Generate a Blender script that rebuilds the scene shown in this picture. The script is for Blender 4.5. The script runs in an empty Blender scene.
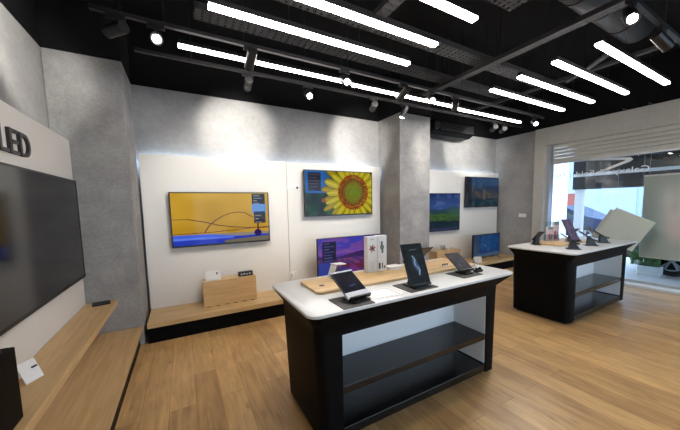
import bpy, bmesh, math, random
import numpy as np
from mathutils import Vector, Matrix, Euler
random.seed(7)
S = bpy.context.scene
COL = S.collection
R = math.radians

# ------------------------------------------------------------------ materials
SCREEN = .25
def lin(c):
    return tuple(((v/255.0)/12.92 if v/255.0 <= 0.04045 else ((v/255.0+0.055)/1.055)**2.4) for v in c)

def nodes_of(name):
    m = bpy.data.materials.new(name); m.use_nodes = True
    nt = m.node_tree; b = nt.nodes['Principled BSDF']
    return m, nt, b

def plain(name, rgb, rough=0.5, metal=0.0, vary=0.06, scale=18.0, spec=0.5, bump=0.0):
    """procedural: base colour gently modulated by a noise, optional bump"""
    m, nt, b = nodes_of(name)
    c = lin(rgb)
    tc = nt.nodes.new('ShaderNodeTexCoord'); nz = nt.nodes.new('ShaderNodeTexNoise')
    nz.inputs['Scale'].default_value = scale; nz.inputs['Detail'].default_value = 4
    nt.links.new(tc.outputs['Object'], nz.inputs['Vector'])
    mx = nt.nodes.new('ShaderNodeMix'); mx.data_type = 'RGBA'
    mx.inputs[6].default_value = (*[v*(1-vary) for v in c], 1); mx.inputs[7].default_value = (*[min(1, v*(1+vary)) for v in c], 1)
    nt.links.new(nz.outputs['Fac'], mx.inputs[0]); nt.links.new(mx.outputs[2], b.inputs['Base Color'])
    b.inputs['Roughness'].default_value = rough; b.inputs['Metallic'].default_value = metal
    b.inputs['Specular IOR Level'].default_value = spec
    if bump:
        bp = nt.nodes.new('ShaderNodeBump'); bp.inputs['Strength'].default_value = bump; bp.inputs['Distance'].default_value = 0.01
        nt.links.new(nz.outputs['Fac'], bp.inputs['Height']); nt.links.new(bp.outputs['Normal'], b.inputs['Normal'])
    return m

def emit(name, rgb, strength):
    m, nt, b = nodes_of(name)
    b.inputs['Base Color'].default_value = (0.8, 0.8, 0.8, 1)
    b.inputs['Emission Color'].default_value = (*lin(rgb), 1); b.inputs['Emission Strength'].default_value = strength
    return m

def plaster(name, c1, c2, scale=2.2):
    m, nt, b = nodes_of(name)
    tc = nt.nodes.new('ShaderNodeTexCoord')
    n1 = nt.nodes.new('ShaderNodeTexNoise'); n1.inputs['Scale'].default_value = scale; n1.inputs['Detail'].default_value = 9; n1.inputs['Roughness'].default_value = 0.65
    n2 = nt.nodes.new('ShaderNodeTexNoise'); n2.inputs['Scale'].default_value = scale*14; n2.inputs['Detail'].default_value = 6
    vo = nt.nodes.new('ShaderNodeTexVoronoi'); vo.inputs['Scale'].default_value = scale*9
    for n in (n1, n2, vo): nt.links.new(tc.outputs['Object'], n.inputs['Vector'])
    r = nt.nodes.new('ShaderNodeValToRGB')
    r.color_ramp.elements[0].position = 0.32; r.color_ramp.elements[0].color = (*lin(c1), 1)
    r.color_ramp.elements[1].position = 0.68; r.color_ramp.elements[1].color = (*lin(c2), 1)
    a = nt.nodes.new('ShaderNodeMath'); a.operation = 'MULTIPLY_ADD'; a.inputs[1].default_value = 0.35
    s = nt.nodes.new('ShaderNodeMath'); s.operation = 'SUBTRACT'; s.inputs[1].default_value = 0.175
    nt.links.new(n1.outputs['Fac'], s.inputs[0]); nt.links.new(n2.outputs['Fac'], a.inputs[0]); nt.links.new(s.outputs[0], a.inputs[2])
    nt.links.new(a.outputs[0], r.inputs['Fac']); nt.links.new(r.outputs['Color'], b.inputs['Base Color'])
    bp = nt.nodes.new('ShaderNodeBump'); bp.inputs['Strength'].default_value = 0.12; bp.inputs['Distance'].default_value = 0.01
    nt.links.new(a.outputs[0], bp.inputs['Height']); nt.links.new(bp.outputs['Normal'], b.inputs['Normal'])
    b.inputs['Roughness'].default_value = 0.75
    return m

def wood(name, c1, c2, axis='X', rough=0.45, scale=1.0):
    """straight grain along an axis"""
    m, nt, b = nodes_of(name)
    tc = nt.nodes.new('ShaderNodeTexCoord'); mp = nt.nodes.new('ShaderNodeMapping')
    k = 14*scale
    mp.inputs['Scale'].default_value = {'X': (1.0, k, k), 'Y': (k, 1.0, k), 'Z': (k, k, 1.0)}[axis]
    nz = nt.nodes.new('ShaderNodeTexNoise'); nz.inputs['Scale'].default_value = 2.0; nz.inputs['Detail'].default_value = 6; nz.inputs['Distortion'].default_value = 0.6
    nt.links.new(tc.outputs['Object'], mp.inputs['Vector']); nt.links.new(mp.outputs[0], nz.inputs['Vector'])
    r = nt.nodes.new('ShaderNodeValToRGB')
    r.color_ramp.elements[0].position = 0.3; r.color_ramp.elements[0].color = (*lin(c1), 1)
    r.color_ramp.elements[1].position = 0.7; r.color_ramp.elements[1].color = (*lin(c2), 1)
    nt.links.new(nz.outputs['Fac'], r.inputs['Fac']); nt.links.new(r.outputs['Color'], b.inputs['Base Color'])
    b.inputs['Roughness'].default_value = rough
    return m

def plank_floor(name):
    m, nt, b = nodes_of(name)
    N = nt.nodes.new; L = nt.links.new
    tc = N('ShaderNodeTexCoord')
    mp = N('ShaderNodeMapping'); mp.inputs['Rotation'].default_value = (0, 0, R(90))
    br = N('ShaderNodeTexBrick'); br.offset = 0.37; br.offset_frequency = 2
    br.inputs['Scale'].default_value = 1.0; br.inputs['Brick Width'].default_value = 1.25; br.inputs['Row Height'].default_value = 0.19
    br.inputs['Mortar Size'].default_value = 0.0016; br.inputs['Mortar Smooth'].default_value = 0.2; br.inputs['Bias'].default_value = 0.0
    br.inputs['Color1'].default_value = (0, 0, 0, 1); br.inputs['Color2'].default_value = (1, 1, 1, 1); br.inputs['Mortar'].default_value = (0.5, 0.5, 0.5, 1)
    L(tc.outputs['Object'], mp.inputs['Vector']); L(mp.outputs[0], br.inputs['Vector'])
    sep = N('ShaderNodeSeparateColor'); L(br.outputs['Color'], sep.inputs[0])
    # grain, shifted per plank
    mg = N('ShaderNodeMapping'); mg.inputs['Scale'].default_value = (11, 1.1, 1)
    cmb = N('ShaderNodeCombineXYZ'); L(sep.outputs[0], cmb.inputs['Z']); cmb.inputs['X'].default_value = 0
    ad = N('ShaderNodeVectorMath'); ad.operation = 'MULTIPLY_ADD'; ad.inputs[1].default_value = (0, 9, 13)
    L(cmb.outputs[0], ad.inputs[0]); L(tc.outputs['Object'], mg.inputs['Vector']); L(mg.outputs[0], ad.inputs[2])
    nz = N('ShaderNodeTexNoise'); nz.inputs['Scale'].default_value = 2.2; nz.inputs['Detail'].default_value = 7; nz.inputs['Distortion'].default_value = 0.9
    L(ad.outputs[0], nz.inputs['Vector'])
    # blotches and knots
    mk = N('ShaderNodeMapping'); mk.inputs['Scale'].default_value = (3.2, 1.2, 1); L(tc.outputs['Object'], mk.inputs['Vector'])
    kn = N('ShaderNodeTexNoise'); kn.inputs['Scale'].default_value = 2.6; kn.inputs['Detail'].default_value = 3; L(mk.outputs[0], kn.inputs['Vector'])
    r = N('ShaderNodeValToRGB')
    e = r.color_ramp.elements
    e[0].position = 0.25; e[0].color = (*lin((154, 114, 68)), 1); e[1].position = 0.75; e[1].color = (*lin((222, 180, 120)), 1)
    f1 = N('ShaderNodeMath'); f1.operation = 'MULTIPLY_ADD'; f1.inputs[1].default_value = 0.22; L(sep.outputs[0], f1.inputs[0])
    f2 = N('ShaderNodeMath'); f2.operation = 'MULTIPLY_ADD'; f2.inputs[1].default_value = 0.55; L(nz.outputs['Fac'], f2.inputs[0]); 
    f3 = N('ShaderNodeMath'); f3.operation = 'MULTIPLY_ADD'; f3.inputs[1].default_value = 0.4; L(kn.outputs['Fac'], f3.inputs[0]); f3.inputs[2].default_value = -0.08
    L(f3.outputs[0], f2.inputs[2]); L(f2.outputs[0], f1.inputs[2]); L(f1.outputs[0], r.inputs['Fac'])
    vo = N('ShaderNodeTexVoronoi'); vo.inputs['Scale'].default_value = 2.3; L(mk.outputs[0], vo.inputs['Vector'])
    kr = N('ShaderNodeMapRange'); kr.inputs['From Min'].default_value = 0.0; kr.inputs['From Max'].default_value = 0.14; kr.inputs['To Min'].default_value = 0.45; kr.inputs['To Max'].default_value = 0.0
    L(vo.outputs['Distance'], kr.inputs['Value'])
    mk2 = N('ShaderNodeMix'); mk2.data_type = 'RGBA'; mk2.inputs[7].default_value = (*lin((84, 56, 34)), 1)
    L(kr.outputs[0], mk2.inputs[0]); L(r.outputs['Color'], mk2.inputs[6])
    mo = N('ShaderNodeMix'); mo.data_type = 'RGBA'; mo.inputs[7].default_value = (*lin((88, 60, 36)), 1)
    fm = N('ShaderNodeMath'); fm.operation = 'MULTIPLY'; fm.inputs[1].default_value = 0.6; L(br.outputs['Fac'], fm.inputs[0])
    L(fm.outputs[0], mo.inputs[0]); L(mk2.outputs[2], mo.inputs[6]); L(mo.outputs[2], b.inputs['Base Color'])
    rr = N('ShaderNodeMapRange'); rr.inputs['To Min'].default_value = 0.30; rr.inputs['To Max'].default_value = 0.46; L(nz.outputs['Fac'], rr.inputs['Value']); L(rr.outputs[0], b.inputs['Roughness'])
    bp = N('ShaderNodeBump'); bp.inputs['Strength'].default_value = 0.1; bp.inputs['Distance'].default_value = 0.004; L(nz.outputs['Fac'], bp.inputs['Height']); L(bp.outputs['Normal'], b.inputs['Normal'])
    return m

def glass_mat(name, tint=(235, 243, 246), base=0.05):
    m = bpy.data.materials.new(name); m.use_nodes = True; nt = m.node_tree; nt.nodes.clear()
    o = nt.nodes.new('ShaderNodeOutputMaterial'); mx = nt.nodes.new('ShaderNodeMixShader')
    t = nt.nodes.new('ShaderNodeBsdfTransparent'); t.inputs[0].default_value = (*lin(tint), 1)
    g = nt.nodes.new('ShaderNodeBsdfGlossy'); g.inputs['Roughness'].default_value = 0.02
    f = nt.nodes.new('ShaderNodeFresnel'); ge = nt.nodes.new('ShaderNodeNewGeometry'); mr = nt.nodes.new('ShaderNodeMapRange')
    mr.inputs['To Min'].default_value = 1.5; mr.inputs['To Max'].default_value = 1/1.5
    nt.links.new(ge.outputs['Backfacing'], mr.inputs['Value']); nt.links.new(mr.outputs[0], f.inputs['IOR'])
    a = nt.nodes.new('ShaderNodeMath'); a.operation = 'ADD'; a.inputs[1].default_value = base; a.use_clamp = True
    nt.links.new(f.outputs[0], a.inputs[0]); nt.links.new(a.outputs[0], mx.inputs[0]); nt.links.new(t.outputs[0], mx.inputs[1]); nt.links.new(g.outputs[0], mx.inputs[2])
    nt.links.new(mx.outputs[0], o.inputs[0])
    return m

def screen_mat(name, strength, rough=0.08):
    """picture held as a colour attribute on the screen's own mesh, shown as light from the panel"""
    m, nt, b = nodes_of(name)
    at = nt.nodes.new('ShaderNodeAttribute'); at.attribute_name = 'picture'
    b.inputs['Base Color'].default_value = (0.004, 0.004, 0.005, 1); b.inputs['Roughness'].default_value = rough
    b.inputs['Specular IOR Level'].default_value = .5 if strength == 0 else (.05 if rough > .2 else .14)
    nt.links.new(at.outputs['Color'], b.inputs['Emission Color']); b.inputs['Emission Strength'].default_value = strength*SCREEN
    return m

def print_mat(name, rough=0.55):
    m, nt, b = nodes_of(name)
    at = nt.nodes.new('ShaderNodeAttribute'); at.attribute_name = 'picture'
    nt.links.new(at.outputs['Color'], b.inputs['Base Color']); b.inputs['Roughness'].default_value = rough
    return m

M = {}
M['wall'] = plaster('grey_plaster', (142, 140, 138), (168, 166, 163), 1.4)
M['concrete'] = plaster('concrete_render', (132, 129, 126), (168, 165, 161), 2.4)
M['white_panel'] = plain('white_cladding', (226, 222, 214), 0.5, vary=0.02, scale=3)
M['lintel'] = plaster('lintel_paint', (186, 182, 172), (200, 196, 186), 1.2)
M['black_paint'] = plain('black_ceiling_paint', (13, 13, 15), 0.85, vary=0.25, scale=4, spec=0.2)
M['black_metal'] = plain('black_powder_coat', (17, 17, 18), 0.5, vary=0.15, spec=0.4)
M['duct'] = plain('dark_galvanised_duct', (34, 34, 35), 0.5, metal=0.4, vary=0.25, scale=7)
M['tray'] = plain('cable_tray_grey', (46, 46, 48), 0.6, metal=0.2, vary=0.2, scale=22)
M['black_lam'] = plain('black_laminate', (11, 11, 12), 0.5, vary=0.12, scale=9, spec=0.07)
M['black_gloss'] = plain('black_gloss_shelf', (15, 15, 17), 0.2, vary=0.1, scale=6)
M['table_top'] = plain('pale_grey_solid_surface', (206, 206, 204), 0.38, vary=0.025, scale=40)
M['white_lam'] = plain('white_laminate', (228, 230, 230), 0.45, vary=0.02)
M['floor'] = plank_floor('oak_plank_floor')
M['oak_x'] = wood('pale_oak_along', (198, 162, 110), (222, 190, 140), 'X')
M['oak_y'] = wood('pale_oak_across', (192, 156, 106), (214, 180, 130), 'Y')
M['oak_z'] = wood('pale_oak_upright', (200, 164, 112), (220, 186, 136), 'X')
M['tv_frame'] = plain('tv_bezel', (12, 12, 13), 0.35, vary=0.1)
M['silver'] = plain('silver_aluminium', (168, 170, 174), 0.32, metal=0.8, vary=0.06)
M['pale_grey'] = plain('pale_silver_paint', (186, 186, 196), 0.4, vary=0.03)
M['white_plastic'] = plain('white_plastic', (228, 228, 224), 0.4, vary=0.02)
M['white_paper'] = plain('white_card', (232, 230, 226), 0.7, vary=0.02)
M['dark_plastic'] = plain('dark_plastic', (22, 22, 24), 0.4, vary=0.1)
M['dark_pad'] = plain('charcoal_mat', (52, 50, 48), 0.65, vary=0.12, scale=60)
M['letter'] = plain('dark_letters', (40, 38, 40), 0.4, vary=0.05)
M['shutter'] = plain('shutter_slats', (196, 194, 182), 0.5, metal=0.1, vary=0.05, scale=6)
M['alu'] = plain('window_aluminium', (190, 192, 192), 0.4, metal=0.5, vary=0.05)
M['glass'] = glass_mat('shop_glass')
M['acrylic'] = glass_mat('clear_acrylic', (240, 244, 246), 0.04)
M['lettering'] = plain('white_vinyl', (235, 236, 236), 0.5, vary=0.02)
M['board'] = plain('pale_grey_board', (196, 202, 190), 0.5, vary=0.03, scale=5)
M['led'] = emit('led_diffuser', (255, 246, 240), 9.0)
M['cove'] = emit('cove_led', (190, 220, 255), 4.0)
M['lens'] = emit('spot_lens', (255, 250, 240), 12.0)
M['pavement'] = plain('pale_paving', (196, 200, 206), 0.6, vary=0.06, scale=3)
M['sill'] = plain('white_threshold', (226, 228, 230), 0.4, vary=0.03)
M['facade'] = plain('pale_facade', (150, 172, 206), 0.7, vary=0.05, scale=2)
M['facade_white'] = plain('white_facade', (236, 238, 240), 0.7, vary=0.03, scale=2)
M['canopy'] = plain('dark_canopy', (26, 26, 28), 0.7, vary=0.1, scale=4)
M['car_blue'] = plain('blue_car_paint', (40, 54, 78), 0.25, metal=0.3, vary=0.05)
M['car_grey'] = plain('grey_car_paint', (120, 122, 126), 0.25, metal=0.4, vary=0.05)
M['car_glass'] = plain('car_window', (30, 38, 48), 0.08, vary=0.05)
M['tyre'] = plain('tyre_rubber', (24, 24, 26), 0.8, vary=0.1)
M['leaf'] = plain('green_leaves', (96, 136, 82), 0.55, vary=0.35, scale=40)
M['planter'] = plain('white_planter', (226, 228, 226), 0.5, vary=0.03)
M['soil'] = plain('potting_soil', (52, 40, 32), 0.9, vary=0.2, scale=60)
M['rust_red'] = plain('brick_red_door', (140, 72, 64), 0.6, vary=0.1)

# ------------------------------------------------------------------ mesh helpers
def new_bm(): return bmesh.new()

def box(bm, a, b, bev=0.0, seg=2):
    a = Vector(a); b = Vector(b)
    lo = Vector([min(a[i], b[i]) for i in range(3)]); hi = Vector([max(a[i], b[i]) for i in range(3)])
    vs = bmesh.ops.create_cube(bm, size=1.0)['verts']
    for v in vs:
        v.co = Vector([lo[i] + (v.co[i]+0.5)*(hi[i]-lo[i]) for i in range(3)])
    if bev:
        es = {e for v in vs for e in v.link_edges}
        bmesh.ops.bevel(bm, geom=list(es), offset=bev, segments=seg, profile=0.5, affect='EDGES')
    return bm

def obox(bm, mat, size, bev=0.0):
    """box of given size centred at origin, moved by a matrix"""
    t = new_bm(); h = Vector(size)/2; box(t, -h, h, bev); t.transform(mat); join(bm, t)

def join(bm, t):
    me = bpy.data.meshes.new('tmp'); t.to_mesh(me); t.free(); bm.from_mesh(me); bpy.data.meshes.remove(me)

def cyl(bm, p, q, r, r2=None, seg=20, caps=True):
    p = Vector(p); q = Vector(q); d = q-p
    t = new_bm()
    bmesh.ops.create_cone(t, cap_ends=caps, segments=seg, radius1=r, radius2=r if r2 is None else r2, depth=d.length)
    t.transform(Matrix.Translation((p+q)/2) @ d.to_track_quat('Z', 'Y').to_matrix().to_4x4()); join(bm, t)

def tube(bm, pts, r, seg=8):
    for a, b in zip(pts[:-1], pts[1:]): cyl(bm, a, b, r, seg=seg)

def rrect(x0, y0, x1, y1, r, n=8):
    out = []
    rs = r if isinstance(r, (tuple, list)) else (r,)*4       # corners: (x0,y0) (x1,y0) (x1,y1) (x0,y1)
    for (cx, cy, a0, rad) in ((x0, y0, 180, rs[0]), (x1, y0, 270, rs[1]), (x1, y1, 0, rs[2]), (x0, y1, 90, rs[3])):
        if rad <= 1e-6: out.append((cx, cy)); continue
        sx = 1 if cx == x0 else -1; sy = 1 if cy == y0 else -1
        for k in range(n+1):
            t = R(a0 + 90*k/n); out.append((cx+sx*rad+rad*math.cos(t), cy+sy*rad+rad*math.sin(t)))
    return out

def loft(bm, rings, cap=True):
    """rings: lists of 3-D points with the same count, bottom to top"""
    V = [[bm.verts.new(p) for p in ring] for ring in rings]; n = len(V[0])
    for a, b in zip(V[:-1], V[1:]):
        for i in range(n): bm.faces.new((a[i], a[(i+1) % n], b[(i+1) % n], b[i]))
    if cap: bm.faces.new(list(reversed(V[0]))); bm.faces.new(V[-1])
    return bm

def prism(bm, outline, z0, z1, bev=0.0):
    if bev:
        cx = sum(p[0] for p in outline)/len(outline); cy = sum(p[1] for p in outline)/len(outline)
        w = max(abs(p[0]-cx) for p in outline); h = max(abs(p[1]-cy) for p in outline)
        ins = [(cx+(x-cx)*(1-bev/w), cy+(y-cy)*(1-bev/h)) for x, y in outline]
        loft(bm, [[(x, y, z0) for x, y in ins], [(x, y, z0+bev) for x, y in outline], [(x, y, z1-bev) for x, y in outline], [(x, y, z1) for x, y in ins]])
    else:
        loft(bm, [[(x, y, z0) for x, y in outline], [(x, y, z1) for x, y in outline]])

def obj(name, bm, mat, parent=None, smooth=False, kind=None):
    bmesh.ops.recalc_face_normals(bm, faces=bm.faces)
    me = bpy.data.meshes.new(name); bm.to_mesh(me); bm.free()
    me.materials.append(mat)
    if smooth:
        for p in me.polygons: p.use_smooth = True
        me.set_sharp_from_angle(angle=R(40))
    o = bpy.data.objects.new(name, me); COL.objects.link(o)
    if parent: o.parent = parent
    if kind: o['kind'] = kind
    return o

def B(*boxes, bev=0.0):
    bm = new_bm()
    for a, b in boxes: box(bm, a, b, bev)
    return bm

def thing(name, label, cat, loc=(0, 0, 0), rz=0.0, group=None):
    o = bpy.data.objects.new(name, None); COL.objects.link(o); o.empty_display_size = 0.05
    o.location = loc; o.rotation_euler = (0, 0, rz); o['label'] = label; o['category'] = cat
    if group: o['group'] = group
    return o

def tag(o, label, cat, group=None):
    o['label'] = label; o['category'] = cat
    if group: o['group'] = group
    return o

def dup(root, loc, rz=None, label=None, group=None):
    def cp(o, par):
        c = o.copy(); COL.objects.link(c)
        if par is not None: c.parent = par
        for ch in list(o.children): cp(ch, c)
        return c
    r = cp(root, None); r.location = loc
    if rz is not None: r.rotation_euler = (0, 0, rz)
    if label: r['label'] = label
    if group: r['group'] = group
    return r

def struct(name, bm, mat, smooth=False): return obj(name, bm, mat, None, smooth, 'structure')

def picture(name, w, h, nx, ny, fn, mat, parent, mtx):
    """flat grid w x h in local XZ facing -Y, coloured per vertex by fn(u, v, aspect)"""
    u, v = np.meshgrid(np.linspace(0, 1, nx), np.linspace(0, 1, ny))
    rgb = np.clip(fn(u, v, w/h), 0, 255)/255.0
    rgb = np.where(rgb <= 0.04045, rgb/12.92, ((rgb+0.055)/1.055)**2.4)
    me = bpy.data.meshes.new(name)
    co = np.stack([(u-0.5)*w, np.zeros_like(u), (v-0.5)*h], -1).reshape(-1, 3)
    i = np.arange(nx*ny).reshape(ny, nx)
    q = np.stack([i[:-1, :-1], i[:-1, 1:], i[1:, 1:], i[1:, :-1]], -1).reshape(-1, 4)
    me.from_pydata(co.tolist(), [], q.tolist())
    ca = me.color_attributes.new('picture', 'FLOAT_COLOR', 'POINT')
    ca.data.foreach_set('color', np.concatenate([rgb.reshape(-1, 3), np.ones((nx*ny, 1))], 1).astype(np.float32).ravel())
    me.materials.append(mat); me.transform(mtx)
    o = bpy.data.objects.new(name, me); COL.objects.link(o)
    if parent: o.parent = parent
    return o

def text_mesh(body, size, depth):
    cu = bpy.data.curves.new('t', 'FONT'); cu.body = body; cu.size = size; cu.extrude = depth
    o = bpy.data.objects.new('t', cu); COL.objects.link(o); bpy.context.view_layer.update()
    me = bpy.data.meshes.new_from_object(o.evaluated_get(bpy.context.evaluated_depsgraph_get()))
    bpy.data.objects.remove(o); bpy.data.curves.remove(cu)
    bm = new_bm(); bm.from_mesh(me); bpy.data.meshes.remove(me)
    return bm

# ------------------------------------------------------------------ picture painters (sRGB 0-255)
def C3(u, c): return np.ones(u.shape+(3,))*np.array(c, float)
def put(img, mask, c):
    m = np.clip(mask, 0, 1)[..., None]; img[:] = img*(1-m) + np.array(c, float)*m
def rect(u, v, a, b, c, d): return ((u > a) & (u < c) & (v > b) & (v < d)).astype(float)
def curve(u, v, pts, w):
    xs, ys = zip(*pts); y = np.interp(u, xs, ys); s = np.abs(np.gradient(y, axis=1)/np.maximum(np.gradient(u, axis=1), 1e-6))
    return (np.abs(v-y) < w*np.sqrt(1+s*s)).astype(float)*((u >= xs[0]) & (u <= xs[-1]))
def vnoise(u, v, sx, sy, seed):
    r = np.random.RandomState(seed); g = r.rand(int(sy)+2, int(sx)+2)
    x = u*sx; y = v*sy; xi = np.clip(x.astype(int), 0, int(sx)); yi = np.clip(y.astype(int), 0, int(sy)); fx = x-xi; fy = y-yi
    fx = fx*fx*(3-2*fx); fy = fy*fy*(3-2*fy)
    return (g[yi, xi]*(1-fx)+g[yi, xi+1]*fx)*(1-fy)+(g[yi+1, xi]*(1-fx)+g[yi+1, xi+1]*fx)*fy
def menu(img, u, v, a, b, c, d, bg, n, seed, ink=(170, 175, 185)):
    put(img, rect(u, v, a, b, c, d), bg)
    r = np.random.RandomState(seed)
    for k in range(n):
        y = d-(k+0.7)*(d-b)/n
        put(img, rect(u, v, a+0.1*(c-a), y-0.010, a+(0.4+0.5*r.rand())*(c-a), y+0.010)*0.75, ink)

def pic_gold(u, v, asp):
    img = C3(u, (206, 160, 44)); img += (vnoise(u, v, 5, 4, 3)-.5)[..., None]*26 + ((v-.5)*14)[..., None]
    line = 0.21-0.02*u
    low = (v < line); put(img, low*1.0, (150, 140, 120))
    put(img, (low & (v < 0.19-0.10*np.clip(u-.35, 0, 1)/0.5))*1.0, (70, 104, 236)); put(img, (v < 0.09+0.05*u)*1.0, (40, 62, 190))
    put(img, (np.abs(v-0.12+0.02*u) < 0.02)*(u < .6)*0.6, (120, 150, 255))
    put(img, ((v < 0.06+0.1*np.clip(u-.55, 0, 1)))*(u > .5)*0.9, (128, 116, 84))
    put(img, curve(u, v, [(0, .50), (.14, .50), (.3, .44), (.45, .36), (.62, .31), (.8, .28), (1, .27)], .008), (96, 48, 32))
    put(img, curve(u, v, [(0, .22), (.3, .225), (.6, .25), (.85, .28), (1, .29)], .006), (120, 44, 40))
    put(img, curve(u, v, [(.3, .23), (.35, .36), (.42, .47), (.5, .55), (.58, .60), (.66, .615), (.73, .60), (.78, .54), (.82, .5)], .007), (110, 62, 26))
    d = np.hypot((u-.87)*asp, v-.17); put(img, (d < .075)*1.0, (34, 26, 110)); put(img, rect(u, v, .865, .15, .88, .38), (70, 22, 50))
    menu(img, u, v, .815, .77, .965, .985, (44, 46, 56), 4, 1)
    put(img, rect(u, v, .81, .58, .975, .775), (112, 160, 226)); put(img, rect(u, v, .83, .58, .96, .62), (40, 56, 90))
    menu(img, u, v, .83, .37, .965, .58, (52, 50, 56), 3, 2)
    return img

def pic_sunflower(u, v, asp):
    x = (u-.70)*asp; y = v-.52; r = np.hypot(x, y); a = np.arctan2(y, x)
    img = C3(u, (26, 66, 44)); img += (vnoise(u, v, 9, 6, 5)-.5)[..., None]*np.array((60, 90, 40))
    put(img, (v > .5)*np.clip((.5-u)*4, 0, 1), (44, 110, 190)); put(img, (v > .85)*(u > .75)*0.7, (28, 50, 30))
    wob = .6*np.sin(a*3+1)+.35*np.sin(a*7)
    def petals(n, ph, base, tip, c1, c2, edge):
        t = ((a+.05*wob)*n/(2*np.pi)+ph) % 1.0; k = np.floor((a+.05*wob)*n/(2*np.pi)+ph); L = tip+.07*np.sin(k*2.3)
        q = np.clip((r-base)/(L-base), 0, 1); half = .56*(1-q**2.6)**.6
        m = (np.abs(t-.5) < half) & (r < L)
        put(img, m*1.0, c1); put(img, m*(np.abs(t-.5) < half*.35)*.55, c2); put(img, m*(np.abs(t-.5) > half*.80)*.8, edge)
        put(img, m*(np.abs(np.abs(t-.5)-half*.45) < .03)*.35, edge); put(img, m*np.clip(.47-r, 0, .2)*3, (170, 90, 10))
    petals(23, .3, .36, .86, (176, 148, 16), (206, 180, 30), (84, 84, 12)); petals(21, .0, .36, .74, (214, 196, 30), (238, 222, 70), (108, 104, 14))
    n = vnoise(u, v, 100, 60, 9); n2 = vnoise(u, v, 60, 40, 19)
    put(img, (r < .415+.02*np.sin(a*38))*1.0, (128, 66, 24)); put(img, (r < .42)*(n > .55)*0.9, (196, 140, 44)); put(img, ((r < .42) & (r > .36))*(n2 > .5)*0.75, (168, 50, 20))
    put(img, (r < .29)*1.0, (136, 120, 34)); put(img, (r < .32)*(r > .23)*(n > .5)*.7, (116, 70, 26)); put(img, np.clip(1-r/.27, 0, 1)*.9, (108, 150, 38)); put(img, (r < .24)*(n > .6)*.3, (190, 190, 80))
    d = np.hypot((u-.25)*asp, v-.33); put(img, (d < .05)*1.0, (170, 80, 30))
    put(img, rect(u, v, .0, .5, .23, 1)*.55, (40, 120, 210)); menu(img, u, v, .04, .55, .215, .96, (40, 42, 62), 6, 4, (110, 100, 110))
    return img

def pic_sunset(u, v, asp):
    img = C3(u, (84, 64, 190)); n = vnoise(u, v, 10, 16, 11); n2 = vnoise(u, v, 24, 22, 12)
    put(img, np.clip((v-.62)*3, 0, 1)*.8, (70, 78, 214)); put(img, (n > .55)*(v > .6)*.7, (150, 90, 180)); put(img, np.clip(1-np.abs(v-.66)*9, 0, 1)*.7, (170, 100, 190))
    put(img, (v < .60-.05*np.sin(u*7))*(v > .5)*1.0, (70, 44, 110)); put(img, (v <= .52)*1.0, (92, 58, 130)); put(img, (v < .5)*(n2 > .5)*.7, (160, 84, 130))
    put(img, (v < .44-.2*np.abs(u-.75))*(n > .4)*.8, (120, 34, 60)); put(img, (v < .3)*(u < .55)*.6, (40, 50, 150)); put(img, (np.hypot((u-.5)*asp, v-.2) < .12)*.7, (150, 60, 150))
    menu(img, u, v, .06, .46, .25, .93, (26, 26, 70), 7, 5, (120, 120, 190)); put(img, rect(u, v, .0, .02, .2, .44)*.8, (48, 76, 190))
    put(img, (v < .05+.06*u)*(u > .25)*.9, (190, 190, 230))
    return img

def pic_hills(u, v, asp):
    img = C3(u, (46, 88, 170)); n = vnoise(u, v, 12, 12, 21); n2 = vnoise(u, v, 30, 24, 22)
    put(img, np.clip((v-.6)*2.5, 0, 1), (24, 46, 120)); put(img, (n > .6)*(v > .55)*.5, (110, 140, 200))
    put(img, (v < .60+.05*np.sin(u*9)+.04*n)*1.0, (50, 86, 110)); put(img, (v < .52+.05*np.sin(u*6+2))*1.0, (58, 104, 76)); put(img, (v < .46-.08*u+.05*n)*1.0, (88, 128, 66))
    put(img, (v < .40)*(n2 > .55)*.7, (50, 84, 60)); put(img, (v < .22+.05*n)*1.0, (30, 54, 62)); put(img, (v < .2)*(n2 > .5)*.6, (48, 70, 100)); put(img, rect(u, v, .05, .12, .2, .5)*.7, (30, 40, 56)); put(img, (v < .06)*.7, (80, 80, 130))
    return img

def pic_town(u, v, asp):
    img = C3(u, (50, 84, 126)); n = vnoise(u, v, 14, 9, 31); n2 = np.random.RandomState(5).rand(24)
    put(img, (v > .72)*1.0, (66, 108, 158)); put(img, (v > .6)*(n > .6)*.4, (120, 150, 180))
    top = .45+.3*n2[np.clip((u*24).astype(int), 0, 23)]; put(img, ((v < top) & (v > .2))*1.0, (84, 90, 104)); put(img, ((v < top) & (v > .2))*(n > .55)*.7, (134, 122, 106))
    put(img, (v < .28)*1.0, (40, 72, 90)); put(img, (v < .22)*(n > .5)*.6, (84, 122, 128)); put(img, rect(u, v, .0, .0, .15, 1)*.8, (38, 42, 56)); put(img, rect(u, v, .5, .22, .58, .6)*.6, (170, 150, 120))
    return img

def pic_blue_ui(u, v, asp):
    img = C3(u, (48, 78, 120)); put(img, rect(u, v, .22, .12, .98, .96), (24, 62, 124)); put(img, rect(u, v, .28, .3, .86, .9)*.7, (30, 92, 160)); n = vnoise(u, v, 9, 9, 8)
    put(img, (n > .6)*rect(u, v, .22, .12, .98, .96)*.35, (90, 140, 180)); put(img, (np.hypot((u-.44)*asp, v-.5) < .04)*1.0, (150, 190, 220)); put(img, (v < .12+.05*u)*.8, (96, 120, 150)); put(img, rect(u, v, .0, .1, .2, .97)*.6, (70, 84, 110))
    return img

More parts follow.
